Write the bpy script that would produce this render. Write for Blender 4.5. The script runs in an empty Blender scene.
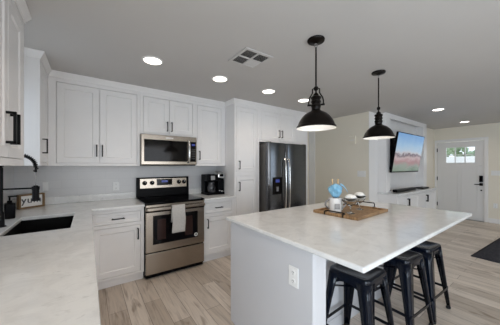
import bpy, bmesh, math, random
from mathutils import Vector, Matrix
PI = math.pi
random.seed(4)
S = bpy.context.scene
COL = S.collection

# ------------------------------------------------------------------ camera
FPX = 226.0
cam_d = bpy.data.cameras.new('camera')
cam = bpy.data.objects.new('camera', cam_d)
COL.objects.link(cam)
cam_d.sensor_fit = 'HORIZONTAL'
cam_d.sensor_width = 36.0
cam_d.lens = FPX / 500.0 * 36.0
cam_d.shift_y = 3.5 / 500.0
cam_d.clip_start = 0.02
cam.location = (0, 0, 1.37)
cam.rotation_euler = (PI / 2, 0, -math.radians(35.6))
S.camera = cam

# ------------------------------------------------------------------ world, lights, exposure
W = bpy.data.worlds.new('world')
S.world = W
W.use_nodes = True
bgn = W.node_tree.nodes['Background']
bgn.inputs[0].default_value = (0.80, 0.90, 1.0, 1)
bgn.inputs[1].default_value = 1.35
S.view_settings.view_transform = 'Standard'
S.view_settings.look = 'None'
S.view_settings.gamma = 1.0
S.view_settings.use_curve_mapping = False
S.view_settings.exposure = 0.35
S.cycles.max_bounces = 8
S.cycles.diffuse_bounces = 5
S.cycles.glossy_bounces = 4
S.cycles.transmission_bounces = 6
S.cycles.transparent_max_bounces = 8
S.cycles.sample_clamp_indirect = 4.0
S.cycles.caustics_reflective = False
S.cycles.caustics_refractive = False
CEIL = 2.40


def area(name, loc, rot, sx, sy, power, color, spread=180):
    d = bpy.data.lights.new(name, 'AREA')
    d.shape = 'RECTANGLE'
    d.size, d.size_y = sx, sy
    d.energy, d.color = power, color
    d.spread = math.radians(spread)
    o = bpy.data.objects.new(name, d)
    COL.objects.link(o)
    o.location, o.rotation_euler = loc, rot
    return o


# daylight through the sink window, living side glass doors, and an added side window
area('sink_window_daylight', (-0.66, 2.435, 1.60), (0, -PI / 2, 0), 0.98, 0.54, 0.3, (0.50, 0.74, 1.0))
area('side_fill_daylight', (-0.62, -1.35, 1.1), (0, -PI / 2, 0), 2.0, 1.7, 60, (0.70, 0.85, 1.0))  # unseen side window light, added to brighten the beige wall and island end
area('patio_door_daylight', (1.4, -2.52, 1.1), (PI / 2, 0, 0), 2.4, 2.0, 26, (0.97, 0.97, 1.0))
area('living_window_daylight', (5.6, -2.52, 1.35), (PI / 2, 0, 0), 2.2, 1.5, 10, (0.66, 0.82, 1.0))
WARM = (1.0, 0.81, 0.64)


# ------------------------------------------------------------------ materials
def mat(name, color=(.8, .8, .8), rough=.5, metal=0.0, **kw):
    m = bpy.data.materials.new(name)
    m.use_nodes = True
    b = m.node_tree.nodes['Principled BSDF']
    b.inputs['Base Color'].default_value = (*color, 1)
    b.inputs['Roughness'].default_value = rough
    b.inputs['Metallic'].default_value = metal
    if 'spec' in kw:
        b.inputs['Specular IOR Level'].default_value = kw['spec']
    if 'trans' in kw:
        b.inputs['Transmission Weight'].default_value = kw['trans']
        b.inputs['IOR'].default_value = kw.get('ior', 1.45)
    if 'emit' in kw:
        b.inputs['Emission Color'].default_value = (*kw['emit'], 1)
        b.inputs['Emission Strength'].default_value = kw.get('estr', 1.0)
    if 'coat' in kw:
        b.inputs['Coat Weight'].default_value = kw['coat']
        b.inputs['Coat Roughness'].default_value = 0.08
    return m


def N(m, t, **inp):
    n = m.node_tree.nodes.new(t)
    for k, v in inp.items():
        n.inputs[k.replace('_', ' ')].default_value = v
    return n


def L(m, a, ao, b, bi):
    m.node_tree.links.new(a.outputs[ao], b.inputs[bi])


def bsdf(m):
    return m.node_tree.nodes['Principled BSDF']


def ramp(m, stops):
    r = m.node_tree.nodes.new('ShaderNodeValToRGB')
    e = r.color_ramp.elements
    while len(e) < len(stops):
        e.new(0.5)
    for i, (p, c) in enumerate(stops):
        e[i].position = p
        e[i].color = (*c, 1) if len(c) == 3 else c
    return r


def world_pos(m, scale=(1, 1, 1), rot=(0, 0, 0)):
    g = m.node_tree.nodes.new('ShaderNodeNewGeometry')
    mp = m.node_tree.nodes.new('ShaderNodeMapping')
    mp.inputs['Scale'].default_value = scale
    mp.inputs['Rotation'].default_value = rot
    L(m, g, 'Position', mp, 'Vector')
    return mp


def obj_pos(m, scale=(1, 1, 1)):
    g = m.node_tree.nodes.new('ShaderNodeTexCoord')
    mp = m.node_tree.nodes.new('ShaderNodeMapping')
    mp.inputs['Scale'].default_value = scale
    L(m, g, 'Object', mp, 'Vector')
    return mp


def noise_tint(m, c1, c2, scale, vec, detail=3):
    n = N(m, 'ShaderNodeTexNoise', Scale=scale, Detail=detail)
    L(m, vec, 0, n, 'Vector')
    r = ramp(m, [(.3, c1), (.7, c2)])
    L(m, n, 'Fac', r, 0)
    L(m, r, 0, bsdf(m), 'Base Color')
    return n


def bump(m, src, out, strength=.1, dist=.005):
    b = N(m, 'ShaderNodeBump', Strength=strength, Distance=dist)
    L(m, src, out, b, 'Height')
    L(m, b, 0, bsdf(m), 'Normal')


# painted surfaces
M_CAB = mat('cabinet_paint', (.80, .79, .79), .32)
v = obj_pos(M_CAB, (3, 3, 3)); noise_tint(M_CAB, (.80, .79, .79), (.825, .815, .81), 2, v)
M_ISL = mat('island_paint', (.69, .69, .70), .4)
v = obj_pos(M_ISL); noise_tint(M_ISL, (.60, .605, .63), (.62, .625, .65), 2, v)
M_BEIGE = mat('beige_wall_paint', (.62, .57, .48), .7)
v = world_pos(M_BEIGE); n = noise_tint(M_BEIGE, (.80, .75, .645), (.82, .77, .665), 1.5, v)
v2 = world_pos(M_BEIGE); n2 = N(M_BEIGE, 'ShaderNodeTexNoise', Scale=90.0); L(M_BEIGE, v2, 0, n2, 'Vector'); bump(M_BEIGE, n2, 'Fac', .08, .002)
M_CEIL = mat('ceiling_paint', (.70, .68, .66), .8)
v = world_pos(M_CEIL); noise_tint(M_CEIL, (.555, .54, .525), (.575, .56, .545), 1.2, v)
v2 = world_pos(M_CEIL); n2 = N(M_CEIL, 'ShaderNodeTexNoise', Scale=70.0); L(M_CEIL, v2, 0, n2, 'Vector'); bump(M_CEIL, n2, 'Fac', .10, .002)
M_TRIM = mat('white_trim_paint', (.82, .81, .80), .35)
M_DOOR = mat('white_door_paint', (.73, .725, .72), .35)
M_PLATE = mat('white_plastic', (.84, .84, .83), .3)
M_SLOT = mat('dark_slot', (.05, .05, .05), .6)
M_BLACK = mat('matte_black_metal', (.006, .006, .007), .38, spec=.12)
M_BLKP = mat('black_plastic', (.003, .003, .004), .3, spec=.06)
M_BLKPAINT = mat('black_paint_blue_sheen', (.002, .004, .010), .15, spec=.26)  # blue of the daylight highlights put into the black paint colour
M_PEND = mat('oil_rubbed_bronze', (.006, .004, .003), .3, spec=.12)
M_PENDIN = mat('white_shade_lining', (.85, .83, .80), .5)
M_BGLASS = mat('black_glass', (.002, .002, .003), .05, spec=.22)
M_RUBBER = mat('black_rubber', (.02, .02, .02), .8)
M_CHROME = mat('polished_steel', (.70, .69, .67), .18, 1.0)
M_WINE = mat('oven_glass_reflection', (.030, .015, .013), .08, spec=.35)  # red-brown reflection put into the oven glass colour

# brushed stainless
def steel(name, c1, c2, rough, sc):
    m = mat(name, c1, rough, 1.0)
    v = obj_pos(m, sc)
    n = noise_tint(m, c1, c2, 3.0, v, 4)
    r = N(m, 'ShaderNodeMapRange', To_Min=rough - .03, To_Max=rough + .03)
    L(m, n, 'Fac', r, 'Value'); L(m, r, 0, bsdf(m), 'Roughness')
    return m


M_STEEL = steel('brushed_stainless_steel', (.38, .335, .285), (.40, .353, .30), .24, (1.2, 1.2, 60))
M_FRIDGE = steel('dark_stainless_steel', (.125, .128, .136), (.14, .144, .153), .16, (1.2, 1.2, 12))
M_FRSIDE = mat('fridge_side_gray', (.11, .105, .10), .45, .2)

# quartz
M_QUARTZ = mat('white_quartz', (.75, .755, .75), .13)
v = world_pos(M_QUARTZ, (1, 1, 1), (0, 0, .5))
na = N(M_QUARTZ, 'ShaderNodeTexNoise', Scale=9.0, Detail=8.0, Roughness=.7, Distortion=.7); L(M_QUARTZ, v, 0, na, 'Vector')
v3 = world_pos(M_QUARTZ, (9, 26, 9), (0, 0, .35))
nb = N(M_QUARTZ, 'ShaderNodeTexNoise', Scale=1.6, Detail=5.0, Roughness=.6, Distortion=1.0); L(M_QUARTZ, v3, 0, nb, 'Vector')
ra = ramp(M_QUARTZ, [(.30, (.655, .66, .66)), (.58, (.765, .772, .765))]); L(M_QUARTZ, na, 'Fac', ra, 0)
rb = ramp(M_QUARTZ, [(.60, (1, 1, 1)), (.72, (.80, .80, .80))]); L(M_QUARTZ, nb, 'Fac', rb, 0)
mx = M_QUARTZ.node_tree.nodes.new('ShaderNodeMixRGB'); mx.blend_type = 'MULTIPLY'; mx.inputs[0].default_value = 1
L(M_QUARTZ, ra, 0, mx, 1); L(M_QUARTZ, rb, 0, mx, 2); L(M_QUARTZ, mx, 0, bsdf(M_QUARTZ), 'Base Color')

# wood plank floor: planks run along y
M_FLOOR = mat('wood_plank_floor', (.4, .33, .27), .38)
g = M_FLOOR.node_tree.nodes.new('ShaderNodeNewGeometry')
sp = M_FLOOR.node_tree.nodes.new('ShaderNodeSeparateXYZ'); L(M_FLOOR, g, 'Position', sp, 0)
cb = M_FLOOR.node_tree.nodes.new('ShaderNodeCombineXYZ'); L(M_FLOOR, sp, 'Y', cb, 'X'); L(M_FLOOR, sp, 'X', cb, 'Y')
bk = N(M_FLOOR, 'ShaderNodeTexBrick', Scale=1.0, Mortar_Size=.0022, Mortar_Smooth=.2, Bias=0.0, Brick_Width=1.22, Row_Height=.152)
bk.offset = .37; bk.offset_frequency = 2
bk.inputs['Color1'].default_value = (.48, .405, .335, 1); bk.inputs['Color2'].default_value = (.72, .64, .56, 1)
bk.inputs['Mortar'].default_value = (.24, .19, .15, 1)
L(M_FLOOR, cb, 0, bk, 'Vector')
mpg = M_FLOOR.node_tree.nodes.new('ShaderNodeMapping'); mpg.inputs['Scale'].default_value = (1.3, 16, 1); L(M_FLOOR, cb, 0, mpg, 0)
ng = N(M_FLOOR, 'ShaderNodeTexNoise', Scale=1.6, Detail=7.0, Roughness=.62, Distortion=1.2); L(M_FLOOR, mpg, 0, ng, 'Vector')
rg = ramp(M_FLOOR, [(.32, (.72, .70, .68)), (.50, (1.0, 1.0, 1.0)), (.70, (1.12, 1.11, 1.09))]); L(M_FLOOR, ng, 'Fac', rg, 0)
mpk = M_FLOOR.node_tree.nodes.new('ShaderNodeMapping'); mpk.inputs['Scale'].default_value = (1.0, 4.5, 1); L(M_FLOOR, cb, 0, mpk, 0)
nk = N(M_FLOOR, 'ShaderNodeTexNoise', Scale=2.3, Detail=3.0, Distortion=.8); L(M_FLOOR, mpk, 0, nk, 'Vector')
rk = ramp(M_FLOOR, [(.30, (.62, .58, .54)), (.40, (1, 1, 1))]); L(M_FLOOR, nk, 'Fac', rk, 0)
m1 = M_FLOOR.node_tree.nodes.new('ShaderNodeMixRGB'); m1.blend_type = 'MULTIPLY'; m1.inputs[0].default_value = 1
m2 = M_FLOOR.node_tree.nodes.new('ShaderNodeMixRGB'); m2.blend_type = 'MULTIPLY'; m2.inputs[0].default_value = 1
L(M_FLOOR, bk, 'Color', m1, 1); L(M_FLOOR, rg, 0, m1, 2); L(M_FLOOR, m1, 0, m2, 1); L(M_FLOOR, rk, 0, m2, 2); L(M_FLOOR, m2, 0, bsdf(M_FLOOR), 'Base Color')
bump(M_FLOOR, bk, 'Fac', .25, -.002)

# backsplash tile (very faint joints)
M_TILE = mat('pale_tile', (.66, .655, .66), .3)
g = M_TILE.node_tree.nodes.new('ShaderNodeNewGeometry')
sp = M_TILE.node_tree.nodes.new('ShaderNodeSeparateXYZ'); L(M_TILE, g, 'Position', sp, 0)
ad = M_TILE.node_tree.nodes.new('ShaderNodeMath'); ad.operation = 'ADD'; L(M_TILE, sp, 'X', ad, 0); L(M_TILE, sp, 'Y', ad, 1)
cb = M_TILE.node_tree.nodes.new('ShaderNodeCombineXYZ'); L(M_TILE, ad, 0, cb, 'X'); L(M_TILE, sp, 'Z', cb, 'Y')
bk = N(M_TILE, 'ShaderNodeTexBrick', Scale=1.0, Mortar_Size=.0018, Mortar_Smooth=.3, Brick_Width=.30, Row_Height=.10)
bk.inputs['Color1'].default_value = (.655, .65, .655, 1); bk.inputs['Color2'].default_value = (.675, .67, .672, 1); bk.inputs['Mortar'].default_value = (.60, .595, .60, 1)
L(M_TILE, cb, 0, bk, 'Vector'); L(M_TILE, bk, 'Color', bsdf(M_TILE), 'Base Color')

# woods and cloths
def wood(name, c1, c2, sc):
    m = mat(name, c1, .5)
    v = obj_pos(m, sc)
    n = noise_tint(m, c1, c2, 4.0, v, 6)
    n.inputs['Distortion'].default_value = 1.5
    return m


M_TRAY = wood('tray_wood', (.17, .09, .04), (.42, .26, .125), (2, 12, 2))
M_SIGNWOOD = wood('sign_frame_wood', (.13, .075, .03), (.26, .16, .07), (8, 8, 3))
M_STICK = wood('light_wood', (.42, .27, .12), (.55, .38, .2), (8, 8, 2))
M_TOWEL = mat('gray_towel_cotton', (.50, .485, .465), .95)
v = obj_pos(M_TOWEL); n = noise_tint(M_TOWEL, (.46, .45, .43), (.56, .54, .52), 60, v); bump(M_TOWEL, n, 'Fac', .3, .002)
M_BLUE = mat('blue_napkin_cotton', (.20, .46, .66), .9)
v = obj_pos(M_BLUE); noise_tint(M_BLUE, (.12, .33, .52), (.30, .57, .76), 22, v)  # darker blue blotches put the shade of the folds into the colour
M_RUG = mat('charcoal_rug_pile', (.045, .045, .052), .95, spec=.1)
v = obj_pos(M_RUG); n = noise_tint(M_RUG, (.032, .032, .040), (.062, .062, .070), 45, v, 5); bump(M_RUG, n, 'Fac', .6, .006)
M_CERAMIC = mat('white_ceramic', (.78, .77, .76), .25)
M_GALV = mat('gray_metal', (.26, .25, .245), .35, .7)
M_WHIP = mat('white_fluff', (.86, .84, .80), .8)
M_GLASS = mat('clear_glass', (.96, .98, .98), .03, trans=1.0, ior=1.45)
M_CARAFE = mat('smoked_glass', (.06, .06, .065), .06, .2)
M_SINK = mat('black_granite_sink', (.003, .003, .003), .5, spec=.15)
M_LED = mat('blue_display', (.01, .01, .03), .2, emit=(.10, .16, .75), estr=.22)
M_LENS = mat('lit_lens', (.9, .9, .9), .5, emit=(1.0, .92, .82), estr=6.0)
M_BULB = mat('lit_bulb', (.9, .9, .9), .5, emit=(1.0, .92, .82), estr=6.0)
M_LEAF = mat('shrub_leaf', (.10, .20, .06), .7)
v = obj_pos(M_LEAF); noise_tint(M_LEAF, (.16, .24, .12), (.42, .52, .34), 9, v)
M_STUCCO = mat('white_stucco', (.90, .90, .89), .9)
M_CONCRETE = mat('pale_concrete', (.62, .61, .58), .9)
M_SIGNFACE = mat('white_sign_face', (.86, .86, .85), .5)
M_LETTER = mat('gray_lettering', (.07, .07, .08), .5)
M_PANE = bpy.data.materials.new('clear_pane'); M_PANE.use_nodes = True
nt = M_PANE.node_tree; nt.nodes.clear()
out = nt.nodes.new('ShaderNodeOutputMaterial'); mixs = nt.nodes.new('ShaderNodeMixShader'); mixs.inputs[0].default_value = .08
tr = nt.nodes.new('ShaderNodeBsdfTransparent'); gl = nt.nodes.new('ShaderNodeBsdfGlossy'); gl.inputs['Roughness'].default_value = .02
nt.links.new(tr.outputs[0], mixs.inputs[1]); nt.links.new(gl.outputs[0], mixs.inputs[2]); nt.links.new(mixs.outputs[0], out.inputs[0])
# TV picture: hazy blue sky over a pink and white rocky shore
M_SCREEN = mat('tv_picture', (.01, .01, .01), .12)
tc = M_SCREEN.node_tree.nodes.new('ShaderNodeTexCoord')
sp = M_SCREEN.node_tree.nodes.new('ShaderNodeSeparateXYZ'); L(M_SCREEN, tc, 'Generated', sp, 0)
ns = N(M_SCREEN, 'ShaderNodeTexNoise', Scale=3.2, Detail=6.0, Roughness=.65); L(M_SCREEN, tc, 'Generated', ns, 'Vector')
ml = M_SCREEN.node_tree.nodes.new('ShaderNodeMath'); ml.operation = 'MULTIPLY_ADD'; ml.inputs[1].default_value = .42; ml.inputs[2].default_value = -.21
L(M_SCREEN, ns, 'Fac', ml, 0)
ad = M_SCREEN.node_tree.nodes.new('ShaderNodeMath'); ad.operation = 'ADD'; L(M_SCREEN, sp, 'Z', ad, 0); L(M_SCREEN, ml, 0, ad, 1)
rs = ramp(M_SCREEN, [(0, (.22, .30, .24)), (.16, (.30, .36, .32)), (.26, (.42, .24, .26)), (.36, (.58, .46, .48)), (.43, (.16, .13, .17)), (.47, (.62, .60, .64)), (.54, (.50, .64, .78)), (.72, (.36, .58, .82)), (1, (.18, .40, .76))])
L(M_SCREEN, ad, 0, rs, 0); L(M_SCREEN, rs, 0, bsdf(M_SCREEN), 'Emission Color'); bsdf(M_SCREEN).inputs['Emission Strength'].default_value = .58


# ------------------------------------------------------------------ mesh helpers
def BM():
    return bmesh.new()


def box(bm, x0, x1, y0, y1, z0, z1):
    vs = [bm.verts.new(p) for p in ((x0, y0, z0), (x1, y0, z0), (x1, y1, z0), (x0, y1, z0), (x0, y0, z1), (x1, y0, z1), (x1, y1, z1), (x0, y1, z1))]
    for f in ((3, 2, 1, 0), (4, 5, 6, 7), (0, 1, 5, 4), (1, 2, 6, 5), (2, 3, 7, 6), (3, 0, 4, 7)):
        bm.faces.new([vs[i] for i in f])
    return vs


def hexa(bm, bot, top):
    vs = [bm.verts.new(p) for p in list(bot) + list(top)]
    n = len(bot)
    bm.faces.new(vs[:n][::-1]); bm.faces.new(vs[n:])
    for i in range(n):
        j = (i + 1) % n
        bm.faces.new((vs[i], vs[j], vs[n + j], vs[n + i]))
    return vs


def lathe(bm, prof, seg=32, c=(0, 0), cap0=False, cap1=False, axis='z', base=0.0):
    rings = []
    for r, z in prof:
        ring = []
        for i in range(seg):
            a = 2 * PI * i / seg
            p = (c[0] + r * math.cos(a), c[1] + r * math.sin(a), z)
            if axis == 'y':
                p = (c[0] + r * math.cos(a), base + z, c[1] + r * math.sin(a))
            if axis == 'x':
                p = (base + z, c[0] + r * math.cos(a), c[1] + r * math.sin(a))
            ring.append(bm.verts.new(p))
        rings.append(ring)
    for a, b in zip(rings, rings[1:]):
        for i in range(seg):
            j = (i + 1) % seg
            bm.faces.new((a[i], a[j], b[j], b[i]))
    if cap0:
        bm.faces.new(rings[0][::-1])
    if cap1:
        bm.faces.new(rings[-1])


def tube(bm, pts, r, seg=10, radii=None):
    pts = [Vector(p) for p in pts]
    rings = []
    up = Vector((0, 0, 1))
    prev = None
    for i, p in enumerate(pts):
        t = (pts[min(i + 1, len(pts) - 1)] - pts[max(i - 1, 0)]).normalized()
        if prev is None:
            n = t.cross(up)
            if n.length < 1e-3:
                n = t.cross(Vector((1, 0, 0)))
        else:
            n = prev - t * prev.dot(t)
        n.normalize()
        prev = n
        b = t.cross(n)
        rr = radii[i] if radii else r
        rings.append([bm.verts.new(p + (n * math.cos(2 * PI * k / seg) + b * math.sin(2 * PI * k / seg)) * rr) for k in range(seg)])
    for a, b in zip(rings, rings[1:]):
        for k in range(seg):
            j = (k + 1) % seg
            bm.faces.new((a[k], a[j], b[j], b[k]))
    bm.faces.new(rings[0][::-1]); bm.faces.new(rings[-1])


def grid_slab(bm, us, vs, w0, w1, filled, fn):
    """solid slab made of the filled cells of a grid; fn maps (u, v, w) to xyz"""
    nu, nv = len(us) - 1, len(vs) - 1
    F = lambda i, j: 0 <= i < nu and 0 <= j < nv and filled(i, j)
    cache = {}
    def V(i, j, k):
        if (i, j, k) not in cache:
            cache[(i, j, k)] = bm.verts.new(fn(us[i], vs[j], (w0, w1)[k]))
        return cache[(i, j, k)]
    for i in range(nu):
        for j in range(nv):
            if not F(i, j):
                continue
            bm.faces.new((V(i, j, 1), V(i + 1, j, 1), V(i + 1, j + 1, 1), V(i, j + 1, 1)))
            bm.faces.new((V(i, j, 0), V(i, j + 1, 0), V(i + 1, j + 1, 0), V(i + 1, j, 0)))
            if not F(i - 1, j): bm.faces.new((V(i, j, 0), V(i, j, 1), V(i, j + 1, 1), V(i, j + 1, 0)))
            if not F(i + 1, j): bm.faces.new((V(i + 1, j, 0), V(i + 1, j + 1, 0), V(i + 1, j + 1, 1), V(i + 1, j, 1)))
            if not F(i, j - 1): bm.faces.new((V(i, j, 0), V(i + 1, j, 0), V(i + 1, j, 1), V(i, j, 1)))
            if not F(i, j + 1): bm.faces.new((V(i, j + 1, 0), V(i, j + 1, 1), V(i + 1, j + 1, 1), V(i + 1, j + 1, 0)))


def obj(name, bm, m, parent=None, bevel=0.0, seg=2, smooth=False, loc=None):
    bmesh.ops.recalc_face_normals(bm, faces=bm.faces)
    me = bpy.data.meshes.new(name)
    bm.to_mesh(me)
    bm.free()
    for mm in (m if isinstance(m, (list, tuple)) else [m]):
        me.materials.append(mm)
    if smooth:
        for p in me.polygons:
            p.use_smooth = True
        me.set_sharp_from_angle(angle=math.radians(38))
    o = bpy.data.objects.new(name, me)
    COL.objects.link(o)
    if parent:
        o.parent = parent
    if loc:
        o.location = loc
    if bevel:
        bv = o.modifiers.new('bevel', 'BEVEL')
        bv.width, bv.segments, bv.limit_method, bv.angle_limit = bevel, seg, 'ANGLE', math.radians(40)
        bv.harden_normals = False
    return o


def tag(o, label, cat, group=None):
    o['label'], o['category'] = label, cat
    if group:
        o['group'] = group
    return o


def thing(name, label, cat, loc=(0, 0, 0), rotz=0.0, group=None):
    o = bpy.data.objects.new(name, None)
    COL.objects.link(o)
    o.empty_display_size = .1
    o.location, o.rotation_euler = loc, (0, 0, rotz)
    return tag(o, label, cat, group)


def struct(name, bm, m, parent=None, bevel=0.0, **k):
    o = obj(name, bm, m, parent, bevel, **k)
    if not parent:
        o['kind'] = 'structure'
    return o


def dup(root, loc, rotz, label):
    r = root.copy(); COL.objects.link(r); r.location = loc; r.rotation_euler = (0, 0, rotz); r['label'] = label
    for ch in list(root.children):
        c = ch.copy(); COL.objects.link(c); c.parent = r
        for g in list(ch.children):
            d = g.copy(); COL.objects.link(d); d.parent = c
    return r


# ------------------------------------------------------------------ the room
XL, YB, XE, YF, YL, XK = -0.68, 3.57, 7.90, -2.60, 2.165, 4.305
b = BM(); box(b, XL - .1, XE + .1, YF - .1, YB + .1, -.06, 0); struct('floor', b, M_FLOOR)
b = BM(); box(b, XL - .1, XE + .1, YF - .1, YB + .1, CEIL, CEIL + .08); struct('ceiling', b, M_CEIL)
b = BM(); box(b, XL, XK + .1, YB, YB + .1, 0, CEIL); struct('wall_back', b, M_BEIGE)
b = BM()
grid_slab(b, [YF, -2.2, -.5, 2.16, 2.71, YB], [0, .1, 1.08, 2.10, CEIL], XL - .1, XL, lambda i, j: not ((i == 1 and j in (1, 2)) or (i == 3 and j == 2)), lambda u, v, w: (w, u, v)); struct('wall_left', b, M_BEIGE)
b = BM(); box(b, XK, XK + .1, YL + .1, YB, 0, CEIL); struct('wall_right', b, M_BEIGE, bevel=.004)
b = BM(); box(b, XK, XE, YL, YL + .1, 0, CEIL); struct('wall_living', b, M_BEIGE)
DY0, DY1, DZ = 1.165, 2.085, 2.005
b = BM()
grid_slab(b, [YF, DY0 - .008, DY1 + .008, YL], [0, DZ + .008, CEIL], XE, XE + .12, lambda i, j: not (i == 1 and j == 0), lambda u, v, w: (w, u, v)); struct('wall_entry', b, M_BEIGE)
b = BM()
grid_slab(b, [XL, .2, 2.6, 4.5, 6.7, XE], [0, .1, .6, 2.1, CEIL], YF - .1, YF, lambda i, j: not ((i == 1 and j in (1, 2)) or (i == 3 and j == 2)), lambda u, v, w: (u, w, v)); struct('wall_front', b, M_BEIGE)

# window over the sink
w1 = bpy.data.objects.new('window_1', None); COL.objects.link(w1); w1['kind'] = 'structure'; w1.location = (XL, 2.435, 1.59)
b = BM(); grid_slab(b, [-.275, -.235, -.012, .012, .235, .275], [-.51, -.47, .47, .51], -.07, -.03, lambda i, j: not (i in (1, 3) and j == 1), lambda u, v, w: (w, u, v)); obj('window_frame', b, M_TRIM, w1)
b = BM(); box(b, -.052, -.048, -.24, .24, -.475, .475); obj('pane', b, M_PANE, w1)
# windows behind the camera
w2 = bpy.data.objects.new('window_2', None); COL.objects.link(w2); w2['kind'] = 'structure'; w2.location = (1.4, YF, .1)
b = BM(); grid_slab(b, [-1.2, -1.14, -.03, .03, 1.14, 1.2], [0, .06, 1.94, 2.0], -.08, -.03, lambda i, j: not (i in (1, 3) and j == 1), lambda u, v, w: (u, w, v)); obj('window_frame', b, M_TRIM, w2)
b = BM(); box(b, -1.15, 1.15, -.056, -.052, .05, 1.95); obj('pane', b, M_PANE, w2)
w3 = bpy.data.objects.new('window_3', None); COL.objects.link(w3); w3['kind'] = 'structure'; w3.location = (5.6, YF, .6)
b = BM(); grid_slab(b, [-1.1, -1.05, -.03, .03, 1.05, 1.1], [0, .05, 1.45, 1.5], -.08, -.03, lambda i, j: not (i in (1, 3) and j == 1), lambda u, v, w: (u, w, v)); obj('window_frame', b, M_TRIM, w3)
b = BM(); box(b, -1.06, 1.06, -.056, -.052, .04, 1.46); obj('pane', b, M_PANE, w3)

# front door with six panes
d1 = bpy.data.objects.new('door_1', None); COL.objects.link(d1); d1['kind'] = 'structure'; d1.location = (XE + .012, DY0, 0.006)
DW = DY1 - DY0
py = [.166, .166 + .1733, .166 + .1933, .166 + .3667, .166 + .3867, .166 + .56]
ys = [0, .115, *py[0:1], .40, .52, py[5], DW - .115, DW]
us = sorted(set([0] + py + [DW]))
zs = [0, 1.452, 1.644, 1.664, 1.852, DZ - .008]
b = BM()
grid_slab(b, us, zs, 0, .045, lambda i, j: not (i in (1, 3, 5) and j in (1, 3)), lambda u, v, w: (w, u, v)); obj('slab', b, M_DOOR, d1, bevel=.003)
b = BM(); box(b, .02, .026, py[0] - .01, py[5] + .01, 1.44, 1.865); obj('pane', b, M_PANE, d1)
for (a0, a1) in ((.13, .42), (.50, .79)):
    b = BM(); grid_slab(b, [a0 - .012, a0, a1, a1 + .012], [.20, .212, 1.298, 1.31], -.008, .002, lambda i, j: not (i == 1 and j == 1), lambda u, v, w: (w, u, v)); obj('panel_moulding', b, M_DOOR, d1, bevel=.003)
b = BM(); box(b, -.014, .002, .05, DW - .05, 1.345, 1.372); obj('ledge', b, M_DOOR, d1, bevel=.004)
for hz in (.32, 1.02, 1.80):
    b = BM(); box(b, -.010, .004, DW - .012, DW + .018, hz - .05, hz + .05); o = obj('hinge', b, M_BLACK, d1)
b = BM(); box(b, -.032, .002, .020, .085, .965, 1.125); kp = obj('keypad', b, M_BLACK, d1, bevel=.006)
b = BM(); box(b, -.034, -.030, .034, .071, 1.0, 1.10); obj('touch_screen', b, M_BGLASS, kp)
b = BM(); box(b, -.022, .002, .022, .082, .875, .94); lv = obj('lever_plate', b, M_BLACK, d1, bevel=.004)
b = BM(); tube(b, [(-.02, .052, .908), (-.06, .052, .908)], .012); tube(b, [(-.058, .045, .908), (-.058, .165, .905)], .010); obj('lever', b, M_BLACK, lv, smooth=True)
b = BM(); lathe(b, [(.0, -.008), (.016, -.008), (.016, .002)], 16, (.05, .76), axis='x', cap1=True); obj('lock_cylinder', b, M_BLACK, d1)
# casing round the door
b = BM()
grid_slab(b, [DY0 - .072, DY0 - .004, DY1 + .004, DY1 + .05], [0, DZ + .006, DZ + .075], XE - .018, XE - .0005, lambda i, j: not (i == 1 and j == 0), lambda u, v, w: (w, u, v)); struct('trim_1', b, M_TRIM, bevel=.004)
b = BM(); box(b, XE - .06, XE + .11, DY0 - .004, DY1 + .004, .0005, .006); struct('trim_2', b, M_GALV)
# outside the door
b = BM(); box(b, XE + .12, XE + 7, -4, 8, -.15, -.05); tag(obj('porch_slab', b, M_CONCRETE), 'pale concrete ground outside, beyond the front door panes', 'ground')['kind'] = 'structure'
b = BM(); box(b, XE + 2.6, XE + 2.75, -1.0, 5.5, -.05, 1.70); tag(obj('garden_wall', b, M_STUCCO), 'white garden wall seen through the front door panes', 'wall')
b = BM()
for i in range(90):
    c = Vector((XE + 3.5 + random.uniform(-.3, .3), 2.3 + random.gauss(0, .55), 1.95 + random.gauss(0, .22)))
    bmesh.ops.create_icosphere(b, subdivisions=1, radius=random.uniform(.05, .14), matrix=Matrix.Translation(c))
tube(b, [(XE + 3.5, 2.3, -.05), (XE + 3.5, 2.3, 1.9)], .05)
tag(obj('garden_shrub', b, M_LEAF), 'green shrub outside, in the upper panes of the front door', 'shrub')

w4 = bpy.data.objects.new('added_side_window', None); COL.objects.link(w4); w4['kind'] = 'structure'; w4.location = (XL, -1.35, .1)  # unseen window, added as the opening for the side fill light
b = BM(); grid_slab(b, [-.85, -.80, -.03, .03, .80, .85], [0, .06, 1.94, 2.0], -.08, -.03, lambda i, j: not (i in (1, 3) and j == 1), lambda u, v, w: (w, u, v)); obj('window_frame', b, M_TRIM, w4)
b = BM(); box(b, -.056, -.052, -.81, .81, .05, 1.95); obj('pane', b, M_PANE, w4)

# baseboards
b = BM(); box(b, XE - .015, XE - .0005, YF, DY0 - .075, 0, .11); struct('baseboard_entry', b, M_TRIM, bevel=.003)
b = BM(); box(b, XE - .015, XE - .0005, DY1 + .052, YL - .001, 0, .11); struct('baseboard_hall', b, M_TRIM, bevel=.003)
b = BM(); box(b, XK - .015, XK - .0005, YL, 3.38, 0, .11); struct('baseboard_right', b, M_TRIM, bevel=.003)
b = BM(); box(b, 6.80, XE - .02, YL - .015, YL - .0005, 0, .11); struct('baseboard_living', b, M_TRIM, bevel=.003)
b = BM(); box(b, XK - .022, XK - .0005, 3.40, YB - .001, 0, CEIL - .001); struct('trim_3', b, M_TRIM, bevel=.003)
b = BM(); box(b, XK + .002, 4.638, YL - .012, YL - .0005, 0, CEIL - .001); struct('trim_6', b, M_TRIM, bevel=.002)
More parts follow.
